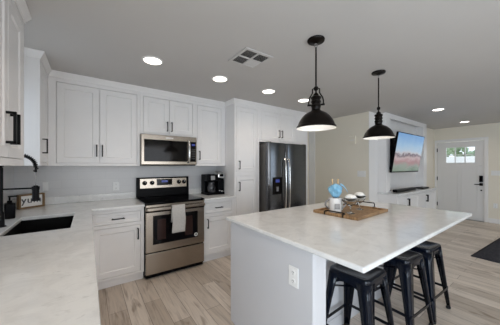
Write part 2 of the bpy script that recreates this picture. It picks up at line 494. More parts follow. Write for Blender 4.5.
# tiled splashback on the back and left walls
b = BM(); box(b, XL + .008, 1.818, YB - .008, YB - .0005, .95, 1.372); struct('backsplash_back', b, M_TILE)
b = BM(); box(b, XL + .0005, XL + .008, .42, 2.155, .95, 1.372); box(b, XL + .0005, XL + .008, 2.155, 2.715, .95, 1.075); box(b, XL + .0005, XL + .008, 2.715, YB - .009, .95, 1.372); struct('backsplash_left', b, M_TILE)


# ------------------------------------------------------------------ cabinets
def shaker(bm, x0, x1, z0, z1, y=0.0, t=.019, rail=.06, rec=.009):
    us, vs = [x0, x0 + rail, x1 - rail, x1], [z0, z0 + rail, z1 - rail, z1]
    grid_slab(bm, us, vs, y + rec, y + t, lambda i, j: True, lambda u, v, w: (u, w, v))
    # raised frame with a sloping inner edge
    s = .008
    o_ = [(x0, z0), (x1, z0), (x1, z1), (x0, z1)]
    i_ = [(x0 + rail, z0 + rail), (x1 - rail, z0 + rail), (x1 - rail, z1 - rail), (x0 + rail, z1 - rail)]
    k_ = [(p[0] + (s if q in (0, 3) else -s), p[1] + (s if q in (0, 1) else -s)) for q, p in enumerate(i_)]
    V = lambda lst, yy: [bm.verts.new((p[0], yy, p[1])) for p in lst]
    a, bb, c = V(o_, y), V(i_, y), V(k_, y + rec - .0005)
    d = V(o_, y + rec)
    for q in range(4):
        r = (q + 1) % 4
        bm.faces.new((a[q], a[r], bb[r], bb[q])); bm.faces.new((bb[q], bb[r], c[r], c[q])); bm.faces.new((d[q], d[r], a[r], a[q]))


def pull(bm, x, z, length, vertical=True, r=.0055, off=.034, y=0.0):
    h = length / 2
    if vertical:
        box(bm, x - r, x + r, y - off - r, y - off + r, z - h, z + h)
        for s in (-1, 1):
            zz = z + s * (h - r)
            box(bm, x - r, x + r, y - off - r + .0005, y + .001, zz - r, zz + r)
    else:
        box(bm, x - h, x + h, y - off - r, y - off + r, z - r, z + r)
        for s in (-1, 1):
            xx = x + s * (h - .012)
            box(bm, xx - r, xx + r, y - off - r + .0005, y + .001, z - r, z + r)


def cabinet(name, label, loc, rotz, w, depth, z0, z1, fronts, toe=0.0, frame=True, m=None, cat='cabinet', group=None, bodyname='body', left_open=0, handle_w=.0055):
    """local x runs along the face, local -y is out of the face; fronts: (kind, x0, x1, z0, z1, handle or None)"""
    m = m or M_CAB
    t = thing(name, label, cat, loc, rotz, group)
    b = BM(); box(b, 0, w, .020, depth, z0, z1)
    if toe:
        box(b, 0.0, w, .06, depth, 0, z0)
    obj(bodyname, b, m, t)
    xs = sorted(set([0, w] + [round(k, 4) for f in fronts for k in f[1:3]]))
    zz = sorted(set([z0, z1] + [round(k, 4) for f in fronts for k in f[3:5]]))
    g = .0042
    def solid(i, j):
        cx, cz = (xs[i] + xs[i + 1]) / 2, (zz[j] + zz[j + 1]) / 2
        return not any(f[1] < cx < f[2] and f[3] < cz < f[4] for f in fronts)
    b = BM(); grid_slab(b, xs, zz, 0, .0199, solid, lambda u, v, w_: (u, w_, v)); obj('face_frame', b, m, t, bevel=.0012, seg=1)
    if toe:
        b = BM(); box(b, 0, w, .052, .0599, 0, z0 - .0005); obj('toe_kick', b, m, t)
    for f in fronts:
        kind, x0, x1, q0, q1, hd = f[:6]
        b = BM(); shaker(b, x0 + g, x1 - g, q0 + g, q1 - g, rail=(.060 if kind == 'door' else .026), rec=(.009 if kind == 'door' else .005))
        d = obj(kind, b, m, t, bevel=.0012, seg=1)
        if hd:
            b = BM(); pull(b, hd[1], hd[2], hd[3], hd[0] == 'v', r=handle_w); obj('handle', b, M_BLACK, d, bevel=.001, seg=1)
    return t


YU, YBASE = 3.23, 2.95
UD, BD = YB - YU - .010, YB - YBASE - .010
XF = -.352
# wall cabinets on the back wall
cabinet('wall_cabinet', 'wide white double-door wall cabinet left of the microwave', (XF + .001, YU, 0), 0, .55 - XF - .002, UD, 1.372, 2.335,
        [('door', .067, .461, 1.402, 2.292, ('v', .433, 1.55, .14)), ('door', .461, .866, 1.402, 2.292, ('v', .489, 1.55, .14))])
cabinet('wall_cabinet', 'short white double-door wall cabinet directly above the microwave', (.551, YU, 0), 0, .749, UD, 1.792, 2.335,
        [('door', .034, .372, 1.815, 2.292, ('v', .342, 1.915, .13)), ('door', .372, .712, 1.815, 2.292, ('v', .402, 1.915, .13))])
cabinet('wall_cabinet', 'narrow white single-door wall cabinet above the coffee maker', (1.301, YU, 0), 0, .517, UD, 1.372, 2.335,
        [('door', .030, .440, 1.402, 2.292, ('v', .065, 1.53, .13))])
# wall cabinets on the left wall (face +x)
cabinet('wall_cabinet', 'white corner wall cabinet whose bluish side panel faces the sink window', (XF, 2.75, 0), PI / 2, YU - 2.75 - .001, UD - .02, 1.372, 2.335,
        [('door', .045, .455, 1.402, 2.292, ('v', .135, 1.56, .14))])
cabinet('wall_cabinet', 'white wall cabinet at the left edge, nearest to the camera', (XF, 1.39, 0), PI / 2, .736, XF - XL - .010, 1.372, 2.335,
        [('door', .035, .366, 1.412, 2.292, ('v', .325, 1.575, .17)), ('door', .366, .700, 1.412, 2.292, ('v', .407, 1.575, .17))], handle_w=.0065)
# tall pantry and the cabinet over the fridge
cabinet('pantry_cabinet', 'tall white two-door pantry cabinet left of the fridge', (1.821, YBASE, 0), 0, .479, BD, .10, 2.335,
        [('door', .030, .435, .13, 1.215, ('v', .080, 1.055, .14)), ('door', .030, .435, 1.275, 2.292, ('v', .080, 1.385, .13))], toe=.1)
oc = cabinet('wall_cabinet', 'white double-door cabinet over the fridge with tall right side panel', (2.301, YBASE, 0), 0, 1.20, BD, 1.775, 2.335,
        [('door', .050, .468, 1.802, 2.292, ('v', .435, 1.93, .13)), ('door', .468, .855, 1.802, 2.292, ('v', .501, 1.93, .13))])
b = BM(); box(b, 1.02, 1.20, 0, BD, 0, 1.7745); obj('side_panel', b, M_CAB, oc, bevel=.0012, seg=1)
# base cabinets along the back wall
cabinet('base_cabinet', 'white base cabinet with drawer and door left of the stove', (.0, YBASE, 0), 0, .545, BD, .10, .884,
        [('drawer', .034, .508, .715, .842, ('h', .275, .776, .13)), ('door', .034, .508, .125, .678, ('v', .478, .575, .13))], toe=.1)
cabinet('base_cabinet', 'white base cabinet with drawer and door under the coffee maker', (1.311, YBASE, 0), 0, .508, BD, .10, .884,
        [('drawer', .020, .462, .695, .842, ('h', .235, .770, .12)), ('door', .020, .462, .125, .645, ('v', .060, .555, .13))], toe=.1)
# base run under the sink counter (faces +x)
cabinet('base_cabinet', 'white base cabinet run under the long sink counter', (-.01, .46, 0), PI / 2, 2.485, -.01 - XL - .012, .10, .69,
        [('door', .05 + .6 * i, .63 + .6 * i, .125, .66, ('v', .10 + .6 * i + (.48 if i % 2 == 0 else 0), .56, .13)) for i in range(4)], toe=.1)

# crown moulding up to the ceiling
b = BM()
def crown_path(pts, close=False):
    prof = [(0, 2.3355), (.006, 2.3355), (.010, 2.348), (.028, 2.380), (.033, 2.388), (.033, CEIL - .0005), (0, CEIL - .0005)]
    rings = []
    n = len(pts)
    for i, p in enumerate(pts):
        p = Vector(p)
        dirs = []
        if i > 0: dirs.append((p - Vector(pts[i - 1])).normalized())
        if i < n - 1: dirs.append((Vector(pts[i + 1]) - p).normalized())
        nrm = [Vector((d.y, -d.x)) for d in dirs]
        if len(nrm) == 2:
            m_ = (nrm[0] + nrm[1]); m_ = m_ / (m_.dot(nrm[0]))
        else:
            m_ = nrm[0]
        rings.append([b.verts.new((p.x + m_.x * q, p.y + m_.y * q, z)) for q, z in prof])
    k = len(prof)
    for a, c in zip(rings, rings[1:]):
        for i in range(k):
            j = (i + 1) % k
            b.faces.new((a[i], a[j], c[j], c[i]))
    b.faces.new(rings[0][::-1]); b.faces.new(rings[-1])
crown_path([(XL + .01, 2.751), (XF, 2.751), (XF, YU), (1.821, YU), (1.821, YBASE), (3.501, YBASE), (3.501, YB - .01)])
struct('trim_4', b, M_CAB)
b = BM(); crown_path([(XL + .01, 1.391), (XF, 1.391), (XF, 2.125), (XL + .01, 2.125)]); struct('trim_5', b, M_CAB)

# ------------------------------------------------------------------ counters
CT, CB = .915, .886
SX0, SX1, SY0, SY1 = -.475, -.108, 2.125, 2.79
t = thing('countertop', 'white quartz corner counter around the black sink', 'countertop', (0, 0, 0))
b = BM()
cx = [XL + .002, SX0, SX1, .030, .546]; cy = [.42, SY0, SY1, 2.905, YB - .009]
grid_slab(b, cx, cy, CB, CT, lambda i, j: not (i == 1 and j == 1) and not (i == 3 and j < 3), lambda u, v_, w: (u, v_, w))
obj('slab', b, M_QUARTZ, t, bevel=.004)
b = BM(); box(b, XL + .028, .546, YB - .028, YB - .0085, CT + .0005, 1.005); box(b, XL + .0085, XL + .028, .42, YB - .0085, CT + .0005, 1.005)
obj('upstand', b, M_QUARTZ, t, bevel=.002, seg=1)
t = thing('countertop', 'short white quartz counter under the coffee maker', 'countertop', (1.31, 2.905, 0))
b = BM(); box(b, 0, .509, 0, YB - .0095 - 2.905, CB, CT); obj('slab', b, M_QUARTZ, t, bevel=.004)
b = BM(); box(b, 0, .508, YB - .028 - 2.905, YB - .009 - 2.905, CT + .0005, 1.005); obj('upstand', b, M_QUARTZ, t, bevel=.002, seg=1)

# sink bowl under the counter
t = thing('sink', 'black undermount sink set into the white quartz counter', 'sink', ((SX0 + SX1) / 2, (SY0 + SY1) / 2, .70))
hx, hy = (SX1 - SX0) / 2 + .006, (SY1 - SY0) / 2 + .006
b = BM()
grid_slab(b, [-hx - .012, -hx, hx, hx + .012], [-hy - .012, -hy, hy, hy + .012], 0.0, .1855, lambda i, j: not (i == 1 and j == 1), lambda u, v_, w: (u, v_, w))
box(b, -hx, hx, -hy, hy, 0.0, .008)
obj('bowl', b, M_SINK, t)
b = BM(); lathe(b, [(.0, .012), (.042, .012), (.045, .0082)], 24, cap1=False); obj('drain', b, M_BLACK, t)

# spring-neck kitchen faucet
FX, FY = -.53, 2.45
t = thing('kitchen_faucet', 'black spring-neck kitchen faucet with sprayer over the sink', 'faucet', (FX, FY, CT + .0008))
b = BM(); lathe(b, [(.030, 0), (.030, .006), (.022, .012), (.020, .10), (.013, .115), (.013, .445)], 20, cap0=True, cap1=True); obj('post', b, M_BLACK, t, smooth=True)
b = BM(); tube(b, [(0, -.02, .06), (0, -.045, .065), (.01, -.085, .10)], .008); obj('lever', b, M_BLACK, t, smooth=True)
arc = []
for k in range(25):
    a = PI - PI * k / 24
    arc.append(Vector((.096 + .096 * math.cos(a), 0, .445 + .096 * math.sin(a))))
arc.append(Vector((.192, 0, .405)))
b = BM(); tube(b, arc, .008, 10); obj('hose', b, M_BLACK, t, smooth=True)
hel = []
tot = 26 * 14
for k in range(tot + 1):
    s = k / tot * (len(arc) - 1)
    i = min(int(s), len(arc) - 2); f = s - i
    p = arc[i].lerp(arc[i + 1], f); tg = (arc[i + 1] - arc[i]).normalized()
    n1 = Vector((0, 1, 0)); n2 = tg.cross(n1)
    a = 2 * PI * k / 14
    hel.append(p + (n1 * math.cos(a) + n2 * math.sin(a)) * .013)
b = BM(); tube(b, hel, .0034, 6); obj('spring', b, M_BLACK, t, smooth=True)
b = BM(); tube(b, [(.192, 0, .405), (.191, 0, .29)], .0035, 8); obj('inner_hose', b, M_GALV, t, smooth=True)
b = BM(); box(b, 0, .188, -.006, .006, .273, .285); lathe(b, [(.0245, .268), (.0245, .292)], 18, (.191, 0), True, True); obj('holder_arm', b, M_BLACK, t)
b = BM(); lathe(b, [(.012, .300), (.018, .292), (.022, .270), (.022, .200), (.026, .190), (.026, .178)], 20, (.191, 0), True, True); obj('sprayer', b, M_BLACK, t, smooth=True)

# soap bottle
t = thing('soap_dispenser', 'square black soap pump bottle beside the wooden sign', 'soap dispenser', (-.553, 2.80, CT + .0008), .3)
b = BM(); box(b, -.033, .033, -.033, .033, 0, .135); obj('bottle', b, M_BLKP, t, bevel=.008)
b = BM(); lathe(b, [(.016, .135), (.016, .155), (.006, .156), (.006, .185)], 16, cap1=True); box(b, -.010, .045, -.008, .008, .184, .196); obj('pump', b, M_BLKP, t)

# wooden sign
t = thing('wood_sign', 'small wood-framed white sign lettered yum in the counter corner', 'sign', (-.505, 3.395, CT + .0008), math.radians(38))
sw, sh, sd = .232, .152, .045
b = BM(); grid_slab(b, [-sw / 2, -sw / 2 + .016, sw / 2 - .016, sw / 2], [0, .016, sh - .016, sh], -sd / 2, sd / 2, lambda i, j: not (i == 1 and j == 1), lambda u, v_, w: (u, w, v_)); obj('frame', b, M_SIGNWOOD, t, bevel=.0015, seg=1)
b = BM(); box(b, -sw / 2 + .0155, sw / 2 - .0155, -.004, .004, .0155, sh - .0155); fa = obj('face', b, M_SIGNFACE, t)


def text(body, size, loc, rot, m, parent, name='lettering', ext=.001, spacing=1.0, bold=0.0, align='CENTER'):
    cu = bpy.data.curves.new(name, 'FONT'); cu.body = body; cu.size = size; cu.extrude = ext; cu.align_x = align; cu.align_y = 'CENTER'; cu.space_character = spacing; cu.offset = bold
    tmp = bpy.data.objects.new(name + '_c', cu); COL.objects.link(tmp)
    dg = bpy.context.evaluated_depsgraph_get()
    me = bpy.data.meshes.new_from_object(tmp.evaluated_get(dg))
    bpy.data.objects.remove(tmp); bpy.data.curves.remove(cu)
    o = bpy.data.objects.new(name, me); COL.objects.link(o); me.materials.clear(); me.materials.append(m)
    o.parent = parent; o.location = loc; o.rotation_euler = rot
    return o


text('yum', .098, (0, -.0052, .086), (PI / 2, 0, 0), M_LETTER, fa, bold=.0012, spacing=1.12)


# ------------------------------------------------------------------ wall plates
def plate(name, label, cat, loc, rotz, kind, w=.072, h=.116):
    """local: plate lies in xz, faces -y"""
    t = thing(name, label, cat, loc, rotz)
    b = BM(); box(b, -w / 2, w / 2, -.006, 0, -h / 2, h / 2); obj('cover_plate', b, M_PLATE, t, bevel=.0025)
    if kind == 'outlet':
        for dz in (-.0265, .0265):
            b = BM(); lathe(b, [(.0165, -.0085), (.0165, -.005)], 20, (0, dz), cap0=True, axis='y'); s = obj('socket', b, M_PLATE, t)
            b = BM(); box(b, -.0075, -.0045, -.0092, -.0084, dz - .002, dz + .007); box(b, .0045, .0075, -.0092, -.0084, dz - .002, dz + .007); box(b, -.002, .002, -.0092, -.0084, dz - .011, dz - .007); obj('slot', b, M_SLOT, s)
    elif kind == 'switch':
        n = 1 if w < .1 else 3
        for i in range(n):
            cx_ = (i - (n - 1) / 2) * .046
            b = BM(); box(b, cx_ - .016, cx_ + .016, -.0085, -.0055, -.033, .033); obj('rocker', b, M_PLATE, t, bevel=.001, seg=1)
    return t


plate('power_outlet', 'white power outlet on the backsplash left of the stove', 'outlet', (.307, YB - .0085, 1.095), 0, 'outlet')
plate('light_switch', 'white single switch plate on the backsplash behind the wooden sign', 'light switch', (-.408, YB - .0085, 1.13), 0, 'switch', w=.05, h=.10)
plate('light_switch', 'white wide switch plate on beige wall behind the island', 'light switch', (XK - .0005, 2.30, 1.218), -PI / 2, 'switch', w=.165)
plate('light_switch', 'white wide switch plate on the wall right of the front door', 'light switch', (XE - .0005, .965, 1.20), -PI / 2, 'switch', w=.165)
plate('power_outlet', 'white power outlet low on the wall right of the front door', 'outlet', (XE - .0005, .975, .42), -PI / 2, 'outlet')
t = thing('door_chime', 'white square chime box high on the beige wall between the pendants', 'door chime', (XK - .0005, 2.48, 1.885), -PI / 2)
b = BM(); box(b, -.07, .07, -.035, 0, -.08, .08); obj('cover', b, M_BEIGE, t, bevel=.006)
b = BM(); box(b, -.062, .062, -.037, -.0345, -.006, .006); obj('slot', b, M_TRIM, t)

# ------------------------------------------------------------------ stove
RX0, RX1 = .551, 1.305
RW = RX1 - RX0
t = thing('stove', 'stainless steel electric stove with black glass cooktop', 'stove', (RX0, 2.93, 0))
b = BM(); box(b, 0, RW, .02, .61, .025, .905); obj('body', b, M_BLKP, t)
for x_ in (.04, RW - .04):
    for y_ in (.06, .57):
        b = BM(); lathe(b, [(.02, 0), (.02, .0245)], 12, (x_, y_), True, True); obj('foot', b, M_RUBBER, t)
b = BM(); box(b, -.003, RW + .003, -.025, .575, .9055, .925); ck = obj('cooktop', b, M_BGLASS, t, bevel=.004)
M_RING = mat('burner_ring_print', (.10, .10, .10), .15)
for (bx, by, br) in ((.20, .13, .10), (.56, .13, .115), (.20, .42, .08), (.56, .42, .08)):
    b = BM(); lathe(b, [(br - .003, .9254), (br, .9254)], 40, (bx, by)); lathe(b, [(br * .6 - .002, .9254), (br * .6, .9254)], 40, (bx, by)); obj('burner_ring', b, M_RING, ck)
# back guard
b = BM(); hexa(b, [(0, .562, .9255), (RW, .562, .9255), (RW, .61, .9255), (0, .61, .9255)], [(0, .578, 1.205), (RW, .578, 1.205), (RW, .61, 1.205), (0, .61, 1.205)])
bg = obj('back_guard', b, M_BLKP, t, bevel=.006)
yg = lambda z: .562 + .016 * (z - .9255) / .28
b = BM(); hexa(b, [(.045, yg(1.05) - .003, 1.05), (RW - .04, yg(1.05) - .003, 1.05), (RW - .04, yg(1.05) + .004, 1.05), (.045, yg(1.05) + .004, 1.05)],
               [(.045, yg(1.185) - .003, 1.185), (RW - .04, yg(1.185) - .003, 1.185), (RW - .04, yg(1.185) + .004, 1.185), (.045, yg(1.185) + .004, 1.185)])
obj('control_panel', b, M_STEEL, bg)
b = BM(); box(b, .27, .49, .5630, .5745, 1.085, 1.178); dsp = obj('display', b, M_BGLASS, bg)
b = BM(); box(b, .335, .425, .5622, .5632, 1.128, 1.156); obj('digits', b, M_LED, dsp)
for kx in (.105, .205, .595, .675):
    b = BM(); lathe(b, [(.031, 0.0), (.031, -.006), (.024, -.010), (.022, -.03), (.018, -.034)], 24, (kx, 1.125), axis='y', base=.569, cap1=True, cap0=True); k_ = obj('knob', b, M_BLKP, t, smooth=True)
    b = BM(); box(b, kx - .002, kx + .002, .532, .5345, 1.128, 1.145); obj('pointer', b, M_PLATE, k_)
# oven door
b = BM(); box(b, .004, RW - .004, -.030, .019, .325, .900); od = obj('oven_door', b, M_STEEL, t, bevel=.006)
b = BM(); box(b, .085, RW - .10, -.033, -.029, .415, .765); obj('window_surround', b, M_BGLASS, od, bevel=.012)
for (a0, a1) in ((.135, .235), (.475, .58)):
    b = BM(); box(b, a0, a1, -.0342, -.0328, .465, .715); obj('window', b, M_WINE, od)
b = BM(); box(b, .004, RW - .004, -.0315, -.0295, .807, .83); obj('vent_gap', b, M_BLKP, od)
b = BM(); box(b, .012, RW - .012, -.078, -.062, .832, .868)
for hx_ in (.05, RW - .05):
    box(b, hx_ - .012, hx_ + .012, -.064, -.029, .840, .862)
obj('handle', b, M_STEEL, od, bevel=.005)
b = BM(); lathe(b, [(.024, -.0345), (.024, -.0328)], 24, (RW - .125, .452), axis='y', cap0=True); rd = obj('round_badge', b, M_PLATE, od)
b = BM(); lathe(b, [(.016, -.0352), (.016, -.0344)], 24, (RW - .125, .452), axis='y', cap0=True); obj('badge_ring', b, M_GALV, rd)
b = BM(); box(b, .004, RW - .004, -.026, .019, .058, .312); obj('storage_drawer', b, M_STEEL, t, bevel=.006)
b = BM(); box(b, .01, RW - .01, .002, .0195, .012, .056); obj('kick_plate', b, M_BLKP, t)

# towel over the oven handle
b = BM()
TX0, TX1 = RX0 + .297, RX0 + .462
path = [(2.93 - .040, .66)] + [(2.93 - .046, .75), (2.93 - .050, .845), (2.93 - .056, .872), (2.93 - .070, .8775), (2.93 - .084, .872), (2.93 - .088, .845)] + [(2.93 - .088 - .006 * math.sin(k * .6), .845 - .0345 * k) for k in range(1, 10)]
rows = []
for i, (y_, z_) in enumerate(path):
    row = []
    for k in range(15):
        f = k / 14
        wv = .0035 * math.sin(f * 9 + .4) * min(1, max(0, (i - 6) / 5)) if i > 6 else 0
        row.append(b.verts.new((TX0 + (TX1 - TX0) * f + .004 * math.sin(i * .7), y_ - abs(wv), z_)))
    rows.append(row)
for a, c in zip(rows, rows[1:]):
    for k in range(14):
        b.faces.new((a[k], a[k + 1], c[k + 1], c[k]))
o = obj('dish_towel', b, M_TOWEL, smooth=True)
sd_ = o.modifiers.new('solidify', 'SOLIDIFY'); sd_.thickness = .005; sd_.offset = -1 if False else 1
tag(o, 'gray dish towel hanging over the stove oven handle', 'towel')

# ------------------------------------------------------------------ microwave
MX0, MX1, MZ0, MZ1 = .552, 1.302, 1.376, 1.789
MWW, MWH = MX1 - MX0, MZ1 - MZ0
t = thing('microwave', 'stainless steel over-the-range microwave with black window', 'microwave', (MX0, 3.17, MZ0))
b = BM(); box(b, 0, MWW, .03, 3.555 - 3.17, 0.012, MWH); obj('body', b, M_STEEL, t)
b = BM(); box(b, .01, MWW - .01, .02, .37, 0, .0118); obj('underside_grille', b, M_BLKP, t)
b = BM(); box(b, 0, MWW, 0, .0298, 0.012, MWH); fr = obj('front_frame', b, M_STEEL, t, bevel=.006)
b = BM(); box(b, .035, .604, -.004, .004, .055, .345); dr = obj('door_glass', b, M_BGLASS, t, bevel=.004)
M_MWIN = mat('microwave_window_mesh', (.006, .005, .005), .08, spec=.22)
b = BM(); box(b, .075, .50, -.0052, -.0038, .085, .305); obj('window', b, M_MWIN, dr)
b = BM(); box(b, .642, .738, -.004, .004, .055, .345); cpn = obj('control_panel', b, M_BGLASS, t, bevel=.004)
b = BM(); box(b, .672, .722, -.0052, -.0038, .285, .315); obj('display', b, M_LED, cpn)
for r_ in range(5):
    for c_ in range(3):
        b = BM(); box(b, .670 + c_ * .02, .682 + c_ * .02, -.0050, -.0038, .095 + r_ * .033, .110 + r_ * .033); obj('button', b, M_RING, cpn)
b = BM()
hp = [(.622, .002, .045), (.622, -.03, .06), (.622, -.046, .12), (.622, -.050, .20), (.622, -.046, .28), (.622, -.03, .34), (.622, .002, .355)]
tube(b, hp, .017, 12); obj('handle', b, M_CHROME, t, smooth=True)
b = BM(); box(b, .31, .41, -.0015, .001, .368, .385); obj('logo_plate', b, M_CHROME, fr)

# ------------------------------------------------------------------ coffee maker
t = thing('coffee_maker', 'black coffee maker with silver head on the short counter', 'coffee maker', (1.50, 3.22, CT + .0008))
b = BM(); box(b, 0, .30, 0, .25, 0, .035); obj('base', b, M_BLKP, t, bevel=.008)
b = BM(); box(b, 0, .30, .13, .25, .035, .32); obj('water_tank', b, M_BLKP, t, bevel=.01)
b = BM(); box(b, 0, .185, .0, .1298, .215, .325); hd = obj('brew_head', b, M_BLKP, t, bevel=.012)
b = BM(); box(b, .055, .125, -.003, .002, .235, .30); obj('label_panel', b, M_GALV, hd)
b = BM(); lathe(b, [(.045, .036), (.062, .06), (.066, .11), (.055, .155), (.048, .185), (.052, .20)], 24, (.095, .065), cap0=True); cf = obj('carafe', b, M_CARAFE, t, smooth=True)
b = BM(); tube(b, [(.095, .002, .18), (.095, -.03, .17), (.095, -.035, .12), (.095, -.002, .08)], .007); obj('carafe_handle', b, M_BLKP, cf, smooth=True)
b = BM(); box(b, .185, .30, .01, .1298, .0355, .25); sv = obj('pod_brewer', b, M_BLKP, t, bevel=.02, seg=3)
b = BM(); hexa(b, [(.170, -.020, .262), (.298, -.020, .262), (.298, .12, .285), (.170, .12, .285)], [(.170, -.020, .335), (.298, -.020, .335), (.298, .12, .375), (.170, .12, .375)]); sh_ = obj('pod_lid', b, M_CHROME, t, bevel=.015, seg=3)
b = BM(); box(b, .200, .268, -.0235, -.016, .285, .328); obj('lid_window', b, M_BLKP, sh_)
for (bx, bz, br) in ((.215, .06, .008), (.255, .05, .011)):
    b = BM(); lathe(b, [(br, .006), (br, .014)], 14, (bx, bz), axis='y', cap0=True); obj('button', b, M_PLATE, t)

# ------------------------------------------------------------------ refrigerator
FX0, FX1, FYF = 2.342, 3.258, 2.765
t = thing('refrigerator', 'dark stainless steel side-by-side refrigerator with ice dispenser', 'refrigerator', (FX0, FYF, 0))
FW = FX1 - FX0
b = BM(); box(b, 0, FW, .075, 3.50 - FYF, .03, 1.745); obj('body', b, M_FRSIDE, t, bevel=.004)
b = BM(); box(b, .02, FW - .02, .085, .12, 0, .0295); obj('base_grille', b, M_BLKP, t)
SPL = .385
def bowed(x0, x1, sag):
    b = BM()
    pts = [(x1, .068), (x0, .068), (x0, .012)] + [(x0 + (x1 - x0) * (k / 16), .012 - .012 * min(1, k / 1.0, (16 - k) / 1.0) - sag * (1 - (2 * k / 16 - 1) ** 2)) for k in range(1, 16)] + [(x1, .012)]
    hexa(b, [(p[0], p[1], .06) for p in pts], [(p[0], p[1], 1.752) for p in pts])
    return b
fd = obj('freezer_door', bowed(.0, SPL - .003, .011), M_FRIDGE, t, smooth=True)
rd_ = obj('fridge_door', bowed(SPL + .003, FW, .016), M_FRIDGE, t, smooth=True)
b = BM(); grid_slab(b, [.085, .10, .265, .28], [.905, .92, 1.06, 1.185], -.016, .002, lambda i, j: not (i == 1 and j == 1), lambda u, v_, w: (u, w, v_)); box(b, .10, .265, -.0125, -.009, .92, 1.06); dp = obj('dispenser', b, M_BGLASS, fd)
b = BM(); box(b, .14, .225, -.0172, -.0158, 1.10, 1.15); obj('dispenser_display', b, M_LED, fd)
b = BM(); box(b, .16, .205, -.0155, -.0124, .955, 1.03); obj('dispenser_paddle', b, M_GALV, fd)
for (hx_, own) in ((SPL - .045, fd), (SPL + .045, rd_)):
    b = BM(); tube(b, [(hx_, .002, .60), (hx_, -.035, .63), (hx_, -.05, .75), (hx_, -.055, 1.05), (hx_, -.05, 1.35), (hx_, -.035, 1.47), (hx_, .002, 1.50)], .013, 12); obj('handle', b, M_CHROME, own, smooth=True)
for hx_ in (.04, FW - .04):
    b = BM(); box(b, hx_ - .03, hx_ + .03, .01, .09, 1.7525, 1.765); obj('hinge_cover', b, M_FRSIDE, t, bevel=.004)

# ------------------------------------------------------------------ island
t = thing('kitchen_island', 'white kitchen island base under the large quartz top', 'kitchen island', (1.03, .83, 0))
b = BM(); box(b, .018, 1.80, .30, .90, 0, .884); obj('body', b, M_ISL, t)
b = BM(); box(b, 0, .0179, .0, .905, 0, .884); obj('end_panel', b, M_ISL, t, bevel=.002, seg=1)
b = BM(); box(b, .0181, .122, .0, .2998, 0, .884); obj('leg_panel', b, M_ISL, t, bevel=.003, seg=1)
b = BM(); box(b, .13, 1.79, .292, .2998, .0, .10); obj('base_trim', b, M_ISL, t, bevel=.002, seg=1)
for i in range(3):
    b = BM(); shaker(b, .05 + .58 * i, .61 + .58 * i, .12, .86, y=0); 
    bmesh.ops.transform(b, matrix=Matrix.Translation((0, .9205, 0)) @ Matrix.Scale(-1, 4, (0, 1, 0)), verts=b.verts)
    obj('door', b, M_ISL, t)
t = thing('island_countertop', 'large white quartz island top holding the wooden tray', 'countertop', (1.0, .522, .886))
b = BM(); box(b, 0, 2.0, 0, 1.245, 0, .0295)
o = obj('slab', b, M_QUARTZ, t, bevel=.010, seg=4)
plate('power_outlet', 'white power outlet on the end panel of the island', 'outlet', (1.0295, .974, .690), -PI / 2, 'outlet', w=.078, h=.122)

